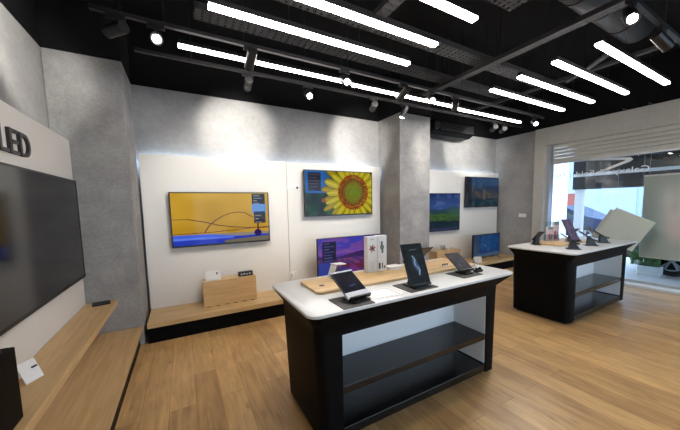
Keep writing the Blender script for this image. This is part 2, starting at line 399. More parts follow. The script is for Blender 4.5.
def pic_tablet_blue(u, v, asp):
    img = C3(u, (30, 36, 40)); n = vnoise(u, v, 6, 10, 41)
    img += (n*16)[..., None]
    c = .52+.10*np.sin(v*5+1); put(img, (np.abs(u-c) < .13*np.sin(np.clip((v-.18)/.55, 0, 1)*np.pi))*.8, (70, 104, 146)); put(img, (np.abs(u-c-.05*np.sin(v*23)) < .03)*(v > .2)*(v < .7)*.8, (170, 190, 210))
    put(img, rect(u, v, .3, .85, .7, .865)*.7, (150, 150, 150))
    return img

def pic_dark_phone(u, v, asp):
    img = C3(u, (14, 15, 34)); img += (vnoise(u, v, 4, 6, 51)*14)[..., None]
    put(img, curve(u, v, [(.38, .40), (.46, .44), (.52, .40), (.6, .46), (.7, .42)], .018), (96, 110, 160))
    return img

def pic_lock(u, v, asp):
    img = C3(u, (16, 17, 26)); n = vnoise(u, v, 5, 8, 61); put(img, (n > .55)*(v < .55)*.7, (60, 66, 92)); put(img, rect(u, v, .3, .15, .4, .4)*.6, (120, 130, 160)); put(img, rect(u, v, .55, .2, .75, .3)*.5, (90, 100, 140))
    return img

def pic_violet(u, v, asp):
    img = C3(u, (92, 84, 112)); n = vnoise(u, v, 6, 8, 71); put(img, (n > .5)*.5, (140, 126, 150)); return img

def pic_banner(u, v, asp):
    img = C3(u, (150, 160, 150)); n = vnoise(u, v, 4, 5, 81)
    img += ((n-.5)*14)[..., None]
    def g(cx, cy, rx, ry): return np.exp(-(((u-cx)/rx)**2+((v-cy)/ry)**2))
    put(img, g(.40, .55, .15, .30)*.75, (206, 196, 190)); put(img, g(.44, .34, .10, .14)*.6, (200, 172, 168)); put(img, g(.30, .72, .07, .10)*.5, (196, 196, 188))
    put(img, g(.40, .62, .05, .08)*.45, (160, 150, 146)); put(img, g(.06, .4, .12, .5)*.5, (124, 134, 126)); put(img, g(.8, .5, .15, .3)*.5, (196, 182, 178))
    return img

def pic_red_flower(u, v, asp):
    img = C3(u, (236, 233, 228)); x = (u-.5)*asp; y = v-.5; r = np.hypot(x, y); a = np.arctan2(y, x)
    put(img, (r < .13+.05*np.sin(a*6))*1.0, (176, 84, 80)); put(img, (r < .06)*1.0, (96, 60, 60)); put(img, rect(u, v, .3, .88, .7, .9)*.5, (120, 120, 120)); return img
def pic_watch(u, v, asp):
    img = C3(u, (236, 233, 228)); x = (u-.5)*asp; y = v-.5
    put(img, ((np.abs(x+.02*np.sin(y*9)) < .05) & (np.abs(y) < .26))*1.0, (96, 96, 92)); put(img, (np.hypot(x, y) < .10)*1.0, (40, 40, 42)); put(img, (np.hypot(x, y) < .07)*1.0, (120, 130, 120)); return img
def pic_small_phone(u, v, asp):
    img = C3(u, (234, 232, 228)); put(img, rect(u, v, .12, .2, .32, .7), (60, 60, 66)); put(img, rect(u, v, .45, .2, .62, .7), (110, 110, 116)); put(img, rect(u, v, .7, .2, .85, .45), (80, 60, 60)); return img
def pic_plainbox(u, v, asp):
    img = C3(u, (228, 228, 222)); put(img, rect(u, v, .3, .1, .7, .8)*.25, (190, 190, 180)); return img
def pic_flyer(u, v, asp):
    img = C3(u, (212, 186, 190)); n = vnoise(u, v, 5, 6, 91); put(img, (n > .5)*.5, (168, 118, 128)); put(img, rect(u, v, .2, .08, .45, .5)*.9, (128, 54, 66)); put(img, rect(u, v, .6, .1, .8, .45)*.8, (140, 84, 92)); put(img, (v > .82)*1.0, (120, 136, 132)); return img

# ------------------------------------------------------------------ room shell
XL, XR, YB, ZC, ZS, YF = -1.13, 7.20, 4.62, 3.20, 4.00, -3.2
struct('floor', B(((XL-.2, YF-.2, -.12), (7.30, YB+.2, 0))), M['floor'])
struct('ceiling', B(((XL-.2, YF-.2, ZS), (XR+.4, YB+.2, ZS+.12))), M['black_paint'])
struct('wall_back', B(((XL-.2, YB, 0), (XR+.25, YB+.2, ZC))), M['wall'])
struct('wall_back_upper', B(((XL-.2, YB, ZC), (XR+.4, YB+.2, ZS))), M['black_paint'])
struct('wall_left', B(((XL-.2, YF, 0), (XL, YB, ZC))), M['wall'])
struct('wall_left_upper', B(((XL-.2, YF, ZC), (XL, YB, ZS))), M['black_paint'])
struct('wall_front', B(((XL-.2, YF-.2, 0), (.3, YF, ZC)), ((6.6, YF-.2, 0), (XR+.25, YF, ZC)), ((.3, YF-.2, 2.8), (6.6, YF, ZC))), M['wall'])
struct('wall_front_upper', B(((XL-.2, YF-.2, ZC), (XR+.4, YF, ZS))), M['black_paint'])
struct('wall_right', B(((XR, 3.64, 0), (XR+.25, YB, ZC)), ((XR, YF, 0), (XR+.25, -1.6, ZC))), M['wall'])
struct('wall_right_upper', B(((XR-.05, YF, ZC), (XR+.4, YB, ZS))), M['black_paint'])
struct('wall_right_lintel', B(((7.12, -1.6, 2.82), (7.46, 3.64, ZC)), ((7.12, 3.43, 0), (7.46, 3.64, 2.82)), ((7.12, -1.6, 0), (7.46, -1.42, 2.82)), bev=.004), M['lintel'])
struct('wall_column', B(((XL, 3.96, 0), (-.49, YB, ZC)), bev=.012), M['concrete'])
struct('wall_pillar', B(((3.43, 3.98, 0), (4.17, YB, ZC)), bev=.006), M['concrete'])
# black band above the columns
struct('wall_column_upper', B(((XL, 3.96, ZC), (-.49, YB, ZS)), ((3.43, 3.98, ZC), (4.17, YB, ZS))), M['black_paint'])
# white cladding boards
struct('trim_1', B(((XL, YF+.4, 0), (-.98, 3.945, 2.315)), bev=.004), M['white_panel'])
struct('trim_2', B(((-.46, 4.49, 0), (1.497, 4.56, 2.31)), bev=.002), M['white_panel'])
struct('trim_3', B(((1.503, 4.49, 0), (3.37, 4.56, 2.31)), bev=.002), M['white_panel'])
struct('trim_4', B(((4.19, 4.49, 0), (7.12, 4.56, 2.31)), bev=.002), M['white_panel'])
# LED tape in the gap behind the cladding's top edge
for nm, a, b in (('left', -.44, 3.35), ('alcove', 4.2, 7.1)):
    o = obj('cove_led_strip', B(((a, 4.575, 2.255), (b, 4.60, 2.13))), M['cove'])
    tag(o, {'left': 'LED tape glowing behind the top edge of the white boards left of the pillar', 'alcove': 'LED tape glowing behind the top of the white board right of the pillar'}[nm], 'LED strip', 'LED tape behind the wall boards')

# ------------------------------------------------------------------ shopfront window
struct('sill_1', B(((7.16, -1.42, -.02), (7.46, 3.43, .035)), bev=.006), M['sill'])
w = bpy.data.objects.new('window_1', None); COL.objects.link(w); w['kind'] = 'structure'
GX = 7.38
bm = new_bm()
for y in (3.40, -1.39): box(bm, (GX-.03, y-.03, .035), (GX+.03, y+.03, 2.82))
box(bm, (GX-.025, -1.4, .035), (GX+.025, 3.37, .085))
obj('window_frame', bm, M['alu'], w)
obj('guide_rail', B(((7.22, 3.36, .035), (7.32, 3.43, 2.82))), M['alu'], w)
for a, b in ((1.913, 3.37), (-.0, 1.907), (-1.36, -.006)):
    obj('pane', B(((GX-.004, a, .08), (GX+.004, b, 2.82))), M['glass'], w)
w2 = bpy.data.objects.new('added_window', None); COL.objects.link(w2); w2['kind'] = 'structure'  # unseen window added behind the camera to let daylight in from the front
obj('window_frame', B(((.3, YF-.13, 0), (.36, YF-.07, 2.8)), ((6.54, YF-.13, 0), (6.6, YF-.07, 2.8)), ((.36, YF-.13, 0), (6.54, YF-.07, .06)), ((.36, YF-.13, 2.74), (6.54, YF-.07, 2.8)), ((3.42, YF-.13, .06), (3.48, YF-.07, 2.74))), M['alu'], w2)
for a, b in ((.36, 3.42), (3.48, 6.54)): obj('pane', B(((a, YF-.104, .06), (b, YF-.096, 2.74))), M['glass'], w2)
# rolled-up shutter, its last slats hanging under the lintel
sh = thing('roller_shutter', 'pale ribbed roller shutter half lowered behind the window lintel', 'shutter', (7.27, 1.01, 2.40))
bm = new_bm()
for k in range(5):
    z = .052+k*.074
    loft(bm, [[(-.012, -2.36, z), (-.020, -2.36, z+.03), (-.012, -2.36, z+.066), (.012, -2.36, z+.066), (.012, -2.36, z)], [(-.012, 2.32, z), (-.020, 2.32, z+.03), (-.012, 2.32, z+.066), (.012, 2.32, z+.066), (.012, 2.32, z)]])
obj('slats', bm, M['shutter'], sh)
obj('bottom_bar', B(((-.022, -2.36, 0), (.022, 2.32, .05)), bev=.004), M['alu'], sh)
# mirrored lettering seen from behind on the glass
wl = thing('window_lettering', 'row of white vinyl letters on the shop glass, mirrored from inside', 'lettering', (GX-.006, 1.84, 2.10))
words = ['Galaxy', 'Z', 'Fold', '|', 'Flip']; wb = []
for wd_ in words:
    bm = text_mesh(wd_, .15, .001); xs = [v.co.x for v in bm.verts]; wb.append((bm, min(xs), max(xs)-min(xs)))
gap = .075; k = 1.52/(sum(w_ for _, _, w_ in wb)+gap*(len(wb)-1)); xo = 0
for bm, x_, w_ in wb:        # reads correctly from the street: +x of the text runs along +Y
    bm.transform(Matrix(((0, 0, 1, 0), (1, 0, 0, 0), (0, 1, 0, 0), (0, 0, 0, 1))) @ Matrix.Diagonal((k, 1.0, 1, 1)) @ Matrix.Translation((xo-x_, 0, 0)))
    obj('word', bm, M['lettering'], wl); xo += w_+gap
bm = new_bm()
zz = [(2.73, 2.44), (2.10, 2.38), (2.06, 2.34), (2.10, 2.30), (2.50, 2.15), (2.60, 2.15), (2.18, 2.325), (2.16, 2.34), (2.73, 2.405)]
loft(bm, [[(GX-.007, y, z) for y, z in zz], [(GX-.005, y, z) for y, z in zz]])
tag(obj('window_emblem', bm, M['lettering']), 'large white bent-stroke emblem on the glass above the mirrored letters', 'emblem')

# ------------------------------------------------------------------ benches, shelves, boxes
def bench(name, label, x0, x1, group):
    t = thing(name, label, 'bench', (x0, 3.93, 0), 0, group); L = x1-x0
    obj('bench_top', B(((0, 0, .185), (L, .555, .25)), bev=.004), M['oak_x'], t)
    obj('kick_base', B(((.0, .015, 0), (L, .54, .185))), M['black_lam'], t)
    return t
bench('display_bench', 'long low oak display bench on black base along the wall left of the pillar', -.455, 3.42, 'oak wall benches')
bench('display_bench', 'low oak display bench on black base in the alcove right of the pillar', 4.19, 7.19, 'oak wall benches')
t = thing('floor_platform', 'low oak platform on black base along the left wall under the shelf', 'platform', (-.975, -2.5, 0))
obj('platform_top', B(((0, 0, .178), (.475, 6.45, .228)), bev=.004), M['oak_y'], t)
obj('kick_base', B(((0, .02, 0), (.44, 6.445, .178))), M['black_lam'], t)
t = thing('wall_shelf', 'thick oak shelf below the big black television on the left wall', 'shelf', (-.975, -2.5, .535))
obj('shelf_board', B(((0, 0, 0), (.27, 6.45, .055)), bev=.004), M['oak_y'], t)
obj('shelf_bracket', B(((.0, .5, -.30), (.03, 6.3, 0.0)), ((0, .0, -.307), (.25, .04, 0))), M['white_panel'], t)

def display_box(label, x, w, y, h=.30, d=.2):
    t = thing('display_box', label, 'display box', (x, y, .25), 0, 'oak display boxes')
    bm = new_bm()
    obj('front_panel', B(((0, 0, .008), (w, .018, h)), bev=.002), M['oak_z'], t)
    obj('top_panel', B(((0, .018, h-.018), (w, d, h)), bev=.002), M['oak_z'], t)
    for a in (0, w-.018): obj('side_panel', B(((a, .018, .008), (a+.018, d, h-.018))), M['oak_z'], t)
    bm = new_bm(); n = 6
    for k in range(n): obj('foot_pad', B(((w*(k+.3)/n, .004, 0), (w*(k+.7)/n, d-.01, .008))), M['dark_plastic'], t)
    return t
display_box('pale oak display box on the bench under the golden picture television', .17, .70, 4.15, .35, .22)
display_box('pale oak display box on the alcove bench right of the pillar', 4.56, .72, 4.13, .335, .28)

# white holder, black pack on the left box
t = thing('leaflet_holder', 'small clear leaflet holder with white leaflet on the left oak box', 'leaflet holder', (.31, 4.25, .60))
obj('base', B(((-.09, -.05, 0), (.10, .05, .012)), bev=.002), M['white_plastic'], t)
bm = new_bm(); obox(bm, Matrix.Translation((0, .01, .065)) @ Matrix.Rotation(R(-12), 4, 'X'), (.19, .004, .115)); obj('leaflet', bm, M['white_paper'], t)
bm = new_bm(); obox(bm, Matrix.Translation((.05, -.004, .085)) @ Matrix.Rotation(R(-12), 4, 'X'), (.018, .003, .03)); obj('printed_mark', bm, M['dark_plastic'], t)
t = thing('accessory_box', 'small black box with light print on the right end of the left oak box', 'box', (.74, 4.24, .60))
obj('carton', B(((-.10, -.03, 0), (.10, .03, .065)), bev=.006), M['dark_plastic'], t)
for k in range(4): obj('printed_mark', B(((-.07+k*.038, -.0312, .022), (-.045+k*.038, -.0298, .040+.006*(k % 2)))), M['pale_grey'], t)
# cups in the alcove
for lab, x, y, r, h, m in (('clear tumbler at the left of the alcove oak box top', 4.86, 4.25, .055, .10, 'acrylic'), ('small white pot in the middle of the alcove oak box top', 5.00, 4.24, .03, .045, 'white_plastic'), ('small white pot near the right end of the alcove oak box', 5.12, 4.24, .032, .05, 'white_plastic')):
    bm = new_bm(); rings = []
    for (rr, z) in ((r*.85, 0), (r, h), (r*.88, h), (r*.75, .012)):
        rings.append([(rr*math.cos(2*math.pi*k/20), rr*math.sin(2*math.pi*k/20), z) for k in range(20)])
    loft(bm, rings); o = obj('pot', bm, M[m], None, True); o.location = (x, y, .585); tag(o, lab, 'pot', 'little pots on the alcove box')

# ------------------------------------------------------------------ televisions
def wall_tv(label, cx, z0, z1, w, fn, strength, y=4.49, depth=.05, gap=.035, n=(220, 128), group='wall televisions', rz=0, loc=None, rough=.08):
    h = z1-z0
    t = thing('television', label, 'television', loc or (cx, y, z0), rz, group)
    yb = -gap-depth
    obj('housing', B(((-w/2, yb, 0), (w/2, -gap, h)), bev=.006), M['tv_frame'], t)
    obj('wall_mount', B(((-.3, -gap-.002, h*.3), (.3, .0, h*.7))), M['black_metal'], t)
    bw = .012
    picture('screen', w-2*bw, h-2*bw-.012, n[0], n[1], fn, screen_mat('screen_glow', strength, rough), t, Matrix.Translation((0, yb-.001, h/2+.004)))
    bm = B(((-w/2, yb-.004, 0), (-w/2+bw, yb+.002, h)), ((w/2-bw, yb-.004, 0), (w/2, yb+.002, h)), ((-w/2, yb-.004, h-bw), (w/2, yb+.002, h)), ((-w/2, yb-.004, 0), (w/2, yb+.002, bw+.008)))
    obj('bezel', bm, M['tv_frame'], t)
    return t
wall_tv('flat television showing a golden picture above the left oak box', 0.506, 1.062, 1.815, 1.322, pic_gold, 1.0, n=(300, 180))
wall_tv('flat television showing a yellow sunflower left of the pillar', 2.447, 1.414, 2.192, 1.351, pic_sunflower, .8, n=(320, 190))
wall_tv('flat television showing green hills, half behind the pillar edge in the alcove', 4.865, 0.974, 1.810, 1.419, pic_hills, .5)
wall_tv('flat television showing a dark town view high in the alcove corner', 6.402, 1.478, 2.197, 1.224, pic_town, .42)
def pic_off(u, v, a): return C3(u, (3, 3, 4))
wall_tv('very large switched-off black television on the left wall above the shelf', 0, .91, 1.895, 1.74, pic_off, 0.0, rz=R(90), loc=(-.98, 2.965, .91), n=(4, 4), gap=.01, depth=.035, rough=.12)

def stand_tv(label, cx, y, z, w, h, fn, strength, rz=0):
    t = thing('television', label, 'television', (cx, y, z), rz, 'televisions standing on the benches')
    f = .055
    obj('housing', B(((-w/2, 0, f), (w/2, .045, f+h)), ((-w*.3, .045, f+.05), (w*.3, .075, f+h*.6)), bev=.006), M['tv_frame'], t)
    picture('screen', w-.02, h-.03, 200, 116, fn, screen_mat('screen_glow', strength), t, Matrix.Translation((0, -.001, f+h/2+.003)))
    for s in (-1, 1):
        bm = new_bm(); tube(bm, [(s*w*.38, -.09, .006), (s*w*.38, .02, f+.01), (s*w*.38, .13, .006)], .007); obj('foot', bm, M['dark_plastic'], t)
    return t
stand_tv('television with a purple sunset picture standing on the bench behind the table', 2.56, 4.20, .25, 1.36, .75, pic_sunset, .7)
stand_tv('television with a blue menu screen standing on the alcove bench', 6.25, 4.16, .25, 1.0, .545, pic_blue_ui, .55)
t = thing('sign_card', 'small white slanted card on the alcove bench left of the blue television', 'sign', (5.70, 4.0, .25), R(-15))
bm = new_bm(); obox(bm, Matrix.Translation((0, 0, .07)) @ Matrix.Rotation(R(-18), 4, 'X'), (.20, .004, .14)); obj('card_face', bm, M['white_paper'], t)
bm = new_bm(); obox(bm, Matrix.Translation((0, .055, .062)) @ Matrix.Rotation(R(25), 4, 'X'), (.20, .004, .13)); obj('card_back', bm, M['white_paper'], t)

# sockets and switches
def plate(name, label, x, z, w, h, y=4.49, marks=(), group='wall plates'):
    t = thing(name, label, 'socket' if name != 'light_switch' else 'switch', (x, y, z), 0, group)
    obj('face_plate', B(((-w/2, -.012, -h/2), (w/2, 0, h/2)), bev=.004), M['white_plastic'], t)
    for (mx, mz, r, m) in marks:
        bm = new_bm(); cyl(bm, (mx, -.016, mz), (mx, -.004, mz), r); obj('outlet', bm, M[m], t)
    return t
plate('wall_socket', 'triple white wall socket with one black outlet left of the sunflower television', 1.60, 1.90, .21, .075, marks=((-.07, 0, .022, 'white_panel'), (0, 0, .022, 'white_panel'), (.07, -.005, .02, 'dark_plastic')))
plate('wall_socket', 'low white wall socket above the bench, left of the purple television', 1.55, .46, .15, .08, marks=((-.035, 0, .024, 'white_panel'), (.035, 0, .024, 'white_panel')))
plate('wall_socket', 'white double wall socket in the alcove above the hills television', 5.69, 2.05, .22, .10, marks=((-.05, 0, .028, 'white_panel'), (.05, 0, .028, 'white_panel')))
t = plate('light_switch', 'white light switch plate on the grey right wall beside the window', 0, 0, .17, .085, marks=())
t.location = (XR, 3.90, 1.26); t.rotation_euler = (0, 0, R(-90))
for s in (-1, 1): obj('rocker', B(((s*.04-.03, -.016, -.03), (s*.04+.03, -.011, .03)), bev=.002), M['white_panel'], t)
# second plate grouping differs
t = thing('plug_adapter', 'white plug adapter in the low socket left of the purple television', 'plug', (1.535, 4.478, .455))
obj('body', B(((-.03, -.045, -.03), (.02, 0, .03)), bev=.008), M['white_plastic'], t)
bm = new_bm(); tube(bm, [(-.005, -.03, -.03), (.0, -.035, -.08), (.05, -.02, -.15), (.09, -.015, -.205)], .005); obj('cord', bm, M['white_plastic'], t)

# ------------------------------------------------------------------ raised letters on the left panel
ql = thing('raised_lettering', 'raised dark capital letters on the white board above the big television', 'lettering', (-.98, 2.0, 1.985))
y = 2.375-2.0
def letter(ch, w, h):
    bm = text_mesh(ch, .2, .01)
    xs = [v.co.x for v in bm.verts]; ys = [v.co.y for v in bm.verts]
    bm.transform(Matrix.Diagonal((w/(max(xs)-min(xs)), h/(max(ys)-min(ys)), 1, 1)) @ Matrix.Translation((-min(xs), -min(ys), 0)))
    return bm
for ch, y0, wd in (('Q', 2.41, .15), ('L', 2.575, .105), ('E', 2.70, .12), ('D', 2.84, .15)):
    bm = letter(ch, wd, .165 if ch != 'Q' else .19)
    # text x -> +Y, text y -> +Z, depth -> +X
    bm.transform(Matrix(((0, 0, 1, .0095), (1, 0, 0, y0-2.0), (0, 1, 0, 0 if ch != 'Q' else -.02), (0, 0, 0, 1))))
    obj('letter', bm, M['letter'], ql)

# left shelf items
t = thing('info_card', 'small dark card lying at the far end of the oak wall shelf', 'card', (-.83, 3.85, .59), R(12))
obj('card_body', B(((-.075, -.06, 0), (.075, .06, .014)), bev=.003), M['dark_plastic'], t)
bm = new_bm()
for k in range(3): box(bm, (-.05, -.035+k*.03, .0135), (.04-k*.02, -.025+k*.03, .0148))
obj('print_line', bm, M['dark_pad'], t)
t = thing('tent_sign', 'white folded tent sign on the oak shelf beside the black box', 'sign', (-.885, 2.33, .59), R(62))
bm = new_bm(); obox(bm, Matrix.Translation((0, -.03, .06)) @ Matrix.Rotation(R(-24), 4, 'X'), (.10, .004, .125)); obj('front_leaf', bm, M['white_paper'], t)
bm = new_bm(); obox(bm, Matrix.Translation((0, .03, .06)) @ Matrix.Rotation(R(24), 4, 'X'), (.10, .004, .125)); obj('rear_leaf', bm, M['white_paper'], t)
bm = new_bm(); obox(bm, Matrix.Translation((0.02, -.0365, .078)) @ Matrix.Rotation(R(-24), 4, 'X'), (.03, .004, .012)); obj('printed_mark', bm, M['dark_pad'], t)
t = thing('display_plinth', 'tall black box standing on the oak shelf at the left picture edge', 'plinth', (-.835, 1.837, .59))
obj('cabinet', B(((-.10, -.30, 0), (.085, .08, .362)), bev=.006), M['black_lam'], t)
obj('top_plate', B(((-.085, -.285, .362), (.07, .065, .367)), bev=.002), M['black_gloss'], t)
t = thing('glass_tablet', 'thin dark tablet lying on top of the black box at the left edge', 'tablet', (-.875, 1.837, .957), R(8))
obj('body', B(((-.06, -.22, 0), (.03, .09, .008)), bev=.003), M['dark_plastic'], t)
obj('screen', B(((-.054, -.213, .008), (.024, .083, .0095))), M['black_gloss'], t)
# legs hold the tablet a little proud of the plate
obj('support', B(((-.03, -.15, -.0), (.0, .03, .001))), M['dark_plastic'], t)

# ------------------------------------------------------------------ display tables
def make_table(label):
    t = thing('display_table', label, 'table', (0, 0, 0), 0, 'black display tables')
    # local frame: x 0..2.11, y 0..0.88 is the top's outline
    W, D = 2.05, .85
    top = rrect(0, 0, W, D, .075); bm = new_bm(); prism(bm, top, .933, .955, .004); obj('tabletop', bm, M['table_top'], t, True)
    x0, x1, y0, y1 = .07, 1.90, .08, .80
    def ring(a, b, c, d, r, z): return [(x, y, z) for x, y in rrect(a, b, c, d, r)]
    ro = (.07, .03, .03, .07)
    bm = new_bm()
    loft(bm, [ring(x0+.006, y0, x1-.006, y1, ro, .76), ring(x0, y0, x1, y1, ro, .835), ring(.012, .012, W-.012, D-.012, .07, .921), ring(.008, .008, W-.008, D-.008, .072, .933)])
    obj('apron', bm, M['black_lam'], t, True)
    def end(a0, b0, a1, b1, r):      # an end panel, its outer side leaning in towards the floor
        bm = new_bm(); loft(bm, [ring(a0, y0, b0, y1, r, .035), ring(a1, y0, b1, y1, r, .76)]); return bm
    obj('left_end_panel', end(x0+.035, x0+.185, x0+.006, x0+.185, (.07, .004, .004, .07)), M['black_lam'], t, True)
    obj('right_end_panel', end(x1-.15, x1-.028, x1-.15, x1-.006, (.004, .03, .03, .004)), M['black_lam'], t, True)
    ym = (y0+y1)/2
    obj('divider', B(((x0+.185, ym-.012, .12), (x1-.155, ym+.012, .76))), M['white_lam'], t)
    obj('end_lining', B(((x1-.155, y0+.012, .12), (x1-.15, ym-.012, .76)), ((x1-.155, ym+.012, .12), (x1-.15, y1-.012, .76))), M['white_lam'], t)
    for a, b in ((y0+.008, ym-.012), (ym+.012, y1-.008)):
        obj('shelf', B(((x0+.185, a, .345), (x1-.155, b, .40)), bev=.003), M['black_gloss'], t)
    obj('bottom_shelf', B(((x0+.185, y0+.004, .045), (x1-.155, y1-.004, .11)), bev=.003), M['black_gloss'], t)
    obj('plinth', B(((x0+.09, y0+.05, 0), (x1-.07, y1-.05, .045))), M['dark_plastic'], t)
    return t
tb = make_table('nearest black display table with pale top and two shelves'); tb.location = (.60, 1.47, 0)
tb2 = dup(tb, (4.09, 1.585, 0), label='farther black display table with pale top beside the shop window')
TZ = .955

def wood_board(label, x0, y0, x1, y1, hole):
    t = thing('wooden_board', label, 'board', (x0, y0, TZ), 0, 'oak boards on the display tables')
    bm = new_bm(); prism(bm, rrect(0, 0, x1-x0, y1-y0, (.05, .02, .02, .05)), 0, .022, .003); obj('panel', bm, M['oak_x'], t, True)
    if hole:
        bm = new_bm(); cyl(bm, (hole[0], hole[1], .021), (hole[0], hole[1], .0235), .022, seg=24); obj('cable_grommet', bm, M['dark_plastic'], t)
wood_board('long oak board lying along the middle of the nearest display table', .81, 1.82, 2.56, 2.20, (.10, .15))
wood_board('short oak board lying on the farther display table', 4.60, 1.96, 5.58, 2.33, None)

def device(label, loc, rz, w, l, tilt, fn, cat='tablet', thick=.010, lift=.05, foot=(.11, .12), band=None, strength=.6, group=None, m='dark_plastic', lip=True):
    """slab leaning back on a stand; local -Y is the front, tilt is the angle of the slab above the table"""
    t = thing('display_'+cat, label, cat, loc, rz, group)
    a = R(tilt)
    F = Matrix.Translation((0, 0, lift)) @ Matrix.Rotation(a-math.pi/2, 4, 'X')      # slab frame: x across, z up the slab
    bm = new_bm(); obox(bm, F @ Matrix.Translation((0, thick/2, l/2)), (w, thick, l), .0035); obj('body', bm, M[m], t)
    picture('screen', w-.012, l-.016, 48, 64, fn, screen_mat('device_glow', strength, .22), t, F @ Matrix.Translation((0, -.0008, l/2)))
    if band:
        for z0, z1 in band:
            bm = new_bm(); obox(bm, F @ Matrix.Translation((0, thick*.4, (z0+z1)/2)), (w+.004, thick+.006, z1-z0), .002); obj('silver_band', bm, M['pale_grey'], t)
    bm = new_bm(); fw, fd = foot
    prism(bm, rrect(-fw/2, -.035, fw/2, fd-.035, .015), 0, .010)
    e = F @ Vector((0, thick, l*.42)); s = F @ Vector((0, thick, l*.12))
    top = [(-fw*.28, s.y-.004, s.z), (fw*.28, s.y-.004, s.z), (fw*.28, e.y, e.z), (-fw*.28, e.y, e.z)]
    loft(bm, [[(-fw*.32, -.02, .008), (fw*.32, -.02, .008), (fw*.32, fd-.06, .008), (-fw*.32, fd-.06, .008)], top])
    if lip: obox(bm, F @ Matrix.Translation((0, -.002, -.004)), (w*.92, thick+.016, .012), .002)
    obj('stand', bm, M['dark_plastic'], t)
    return t
def pad(label, x, y, w, d, rz=0, m='dark_pad'):
    bm = new_bm(); prism(bm, rrect(-w/2, -d/2, w/2, d/2, .008), 0, .004); o = obj('counter_mat', bm, M[m]); o.location = (x, y, TZ); o.rotation_euler = (0, 0, rz)
    tag(o, label, 'mat', 'mats under the devices'); return o
pad('dark square mat under the black folding phone with silver band', .95, 1.59, .24, .22)
pad('dark square mat under the upright portrait tablet', 1.55, 1.62, .28, .22)
pad('dark square mat under the tilted dark tablet at the table right end', 2.19, 1.67, .26, .20)
PZ = TZ+.004
device('black tilted folding phone with silver bands at the left of the nearest table', (1.0, 1.56, PZ), R(6), .19, .25, 30, pic_dark_phone, 'phone', .012, .03, (.14, .15), [(.0, .05), (.243, .257)], .7)
device('upright portrait tablet with a blue figure on the nearest table', (1.565, 1.575, PZ), R(-4), .20, .325, 68, pic_tablet_blue, 'tablet', .014, .022, (.17, .16), None, 1.0)
device('dark tablet lying tilted at the right end of the nearest table', (2.21, 1.66, PZ), R(-6), .17, .23, 34, pic_lock, 'tablet', .010, .035, (.10, .13), None, .8)
# earphones beside it
t = thing('earphones', 'pair of black earphones in their open case right of the tilted tablet', 'earphones', (2.37, 1.66, TZ))
bm = new_bm(); prism(bm, rrect(-.05, -.025, .05, .025, .02), 0, .022, .004); obj('case', bm, M['dark_plastic'], t, True)
for s in (-1, 1):
    bm = new_bm(); bmesh.ops.create_uvsphere(bm, u_segments=14, v_segments=10, radius=.015); bm.transform(Matrix.Translation((s*.025, 0, .030)) @ Matrix.Diagonal((1, 1, .8, 1))); obj('earbud', bm, M['dark_plastic'], t, True)
# rear-side tablet seen edge-on
device('thin tablet facing away on the rear half of the nearest table', (1.90, 2.04, TZ+.022), R(176), .20, .24, 40, pic_lock, 'tablet', .008, .07, (.1, .12), None, .5)
# white outlined mat
t = thing('printed_mat', 'white mat with thin grey outline between the phone and the portrait tablet', 'mat', (1.22, 1.62, TZ))
bm = new_bm(); prism(bm, rrect(-.12, -.10, .12, .10, .006), 0, .003); obj('sheet', bm, M['white_paper'], t)
obj('outline', B(((-.105, -.086, .003), (.105, -.082, .0036)), ((-.105, .082, .003), (.105, .086, .0036)), ((-.105, -.086, .003), (-.101, .086, .0036)), ((.101, -.086, .003), (.105, .086, .0036))), M['dark_pad'], t)
# white folded phone in tent position on black stand
t = thing('folding_phone', 'white folding phone propped like a roof on a black stand at the board end', 'phone', (1.10, 2.10, TZ+.022), R(10))
bm = new_bm(); prism(bm, rrect(-.03, -.03, .05, .04, .01), 0, .008); box(bm, (-.0, -.012, .006), (.024, .012, .105)); obj('stand', bm, M['dark_plastic'], t)
bm = new_bm(); obox(bm, Matrix.Translation((.035, 0, .122)) @ Matrix.Rotation(R(4), 4, 'Y') , (.115, .075, .008), .003); obj('upper_half', bm, M['white_plastic'], t)
bm = new_bm(); obox(bm, Matrix.Translation((-.035, 0, .066)) @ Matrix.Rotation(R(22), 4, 'Y'), (.008, .075, .11), .003); obj('lower_half', bm, M['white_plastic'], t)
# boxes with pictures, stacked two and two
for lab, x, z, h, fn in (('plain white carton at the bottom left of the carton stack', 1.515, 0, .115, pic_plainbox), ('white carton with small phone pictures, bottom right of the stack', 1.625, 0, .115, pic_small_phone),
                         ('white carton with a red flower picture on top of the stack', 1.515, .115, .215, pic_red_flower), ('white carton with a dark watch picture on top of the stack', 1.625, .115, .22, pic_watch)):
    t = thing('product_carton', lab, 'box', (x-.03, 2.10, TZ+.022+z), R(-3), 'white product cartons on the nearest table')
    obj('carton', B(((-.052, 0, 0), (.052, .06, h-.001)), bev=.002), M['white_paper'], t)
    picture('printed_face', .098, h-.006, 30, 60, fn, print_mat('carton_print'), t, Matrix.Translation((0, -.0008, h/2)))
t = thing('leaflet_stack', 'small stack of white leaflets right of the cartons on the board', 'leaflets', (1.74, 2.12, TZ+.022))
bm = new_bm()
for k in range(5): obox(bm, Matrix.Translation((0, 0, .003+k*.006)) @ Matrix.Rotation(R((k*37) % 9-4), 4, 'Z'), (.15, .10, .005))
obj('sheets', bm, M['white_paper'], t)
t = thing('price_tag', 'tiny black price tag stand on the board behind the tilted tablet', 'tag', (2.24, 1.93, TZ+.022))
bm = new_bm()
for k in range(3): obox(bm, Matrix.Translation((-.03+k*.03, 0, .013)), (.014, .005, .020))
obj('digit_blocks', bm, M['dark_plastic'], t); obj('rail', B(((-.06, -.01, 0), (.06, .01, .004))), M['white_plastic'], t)

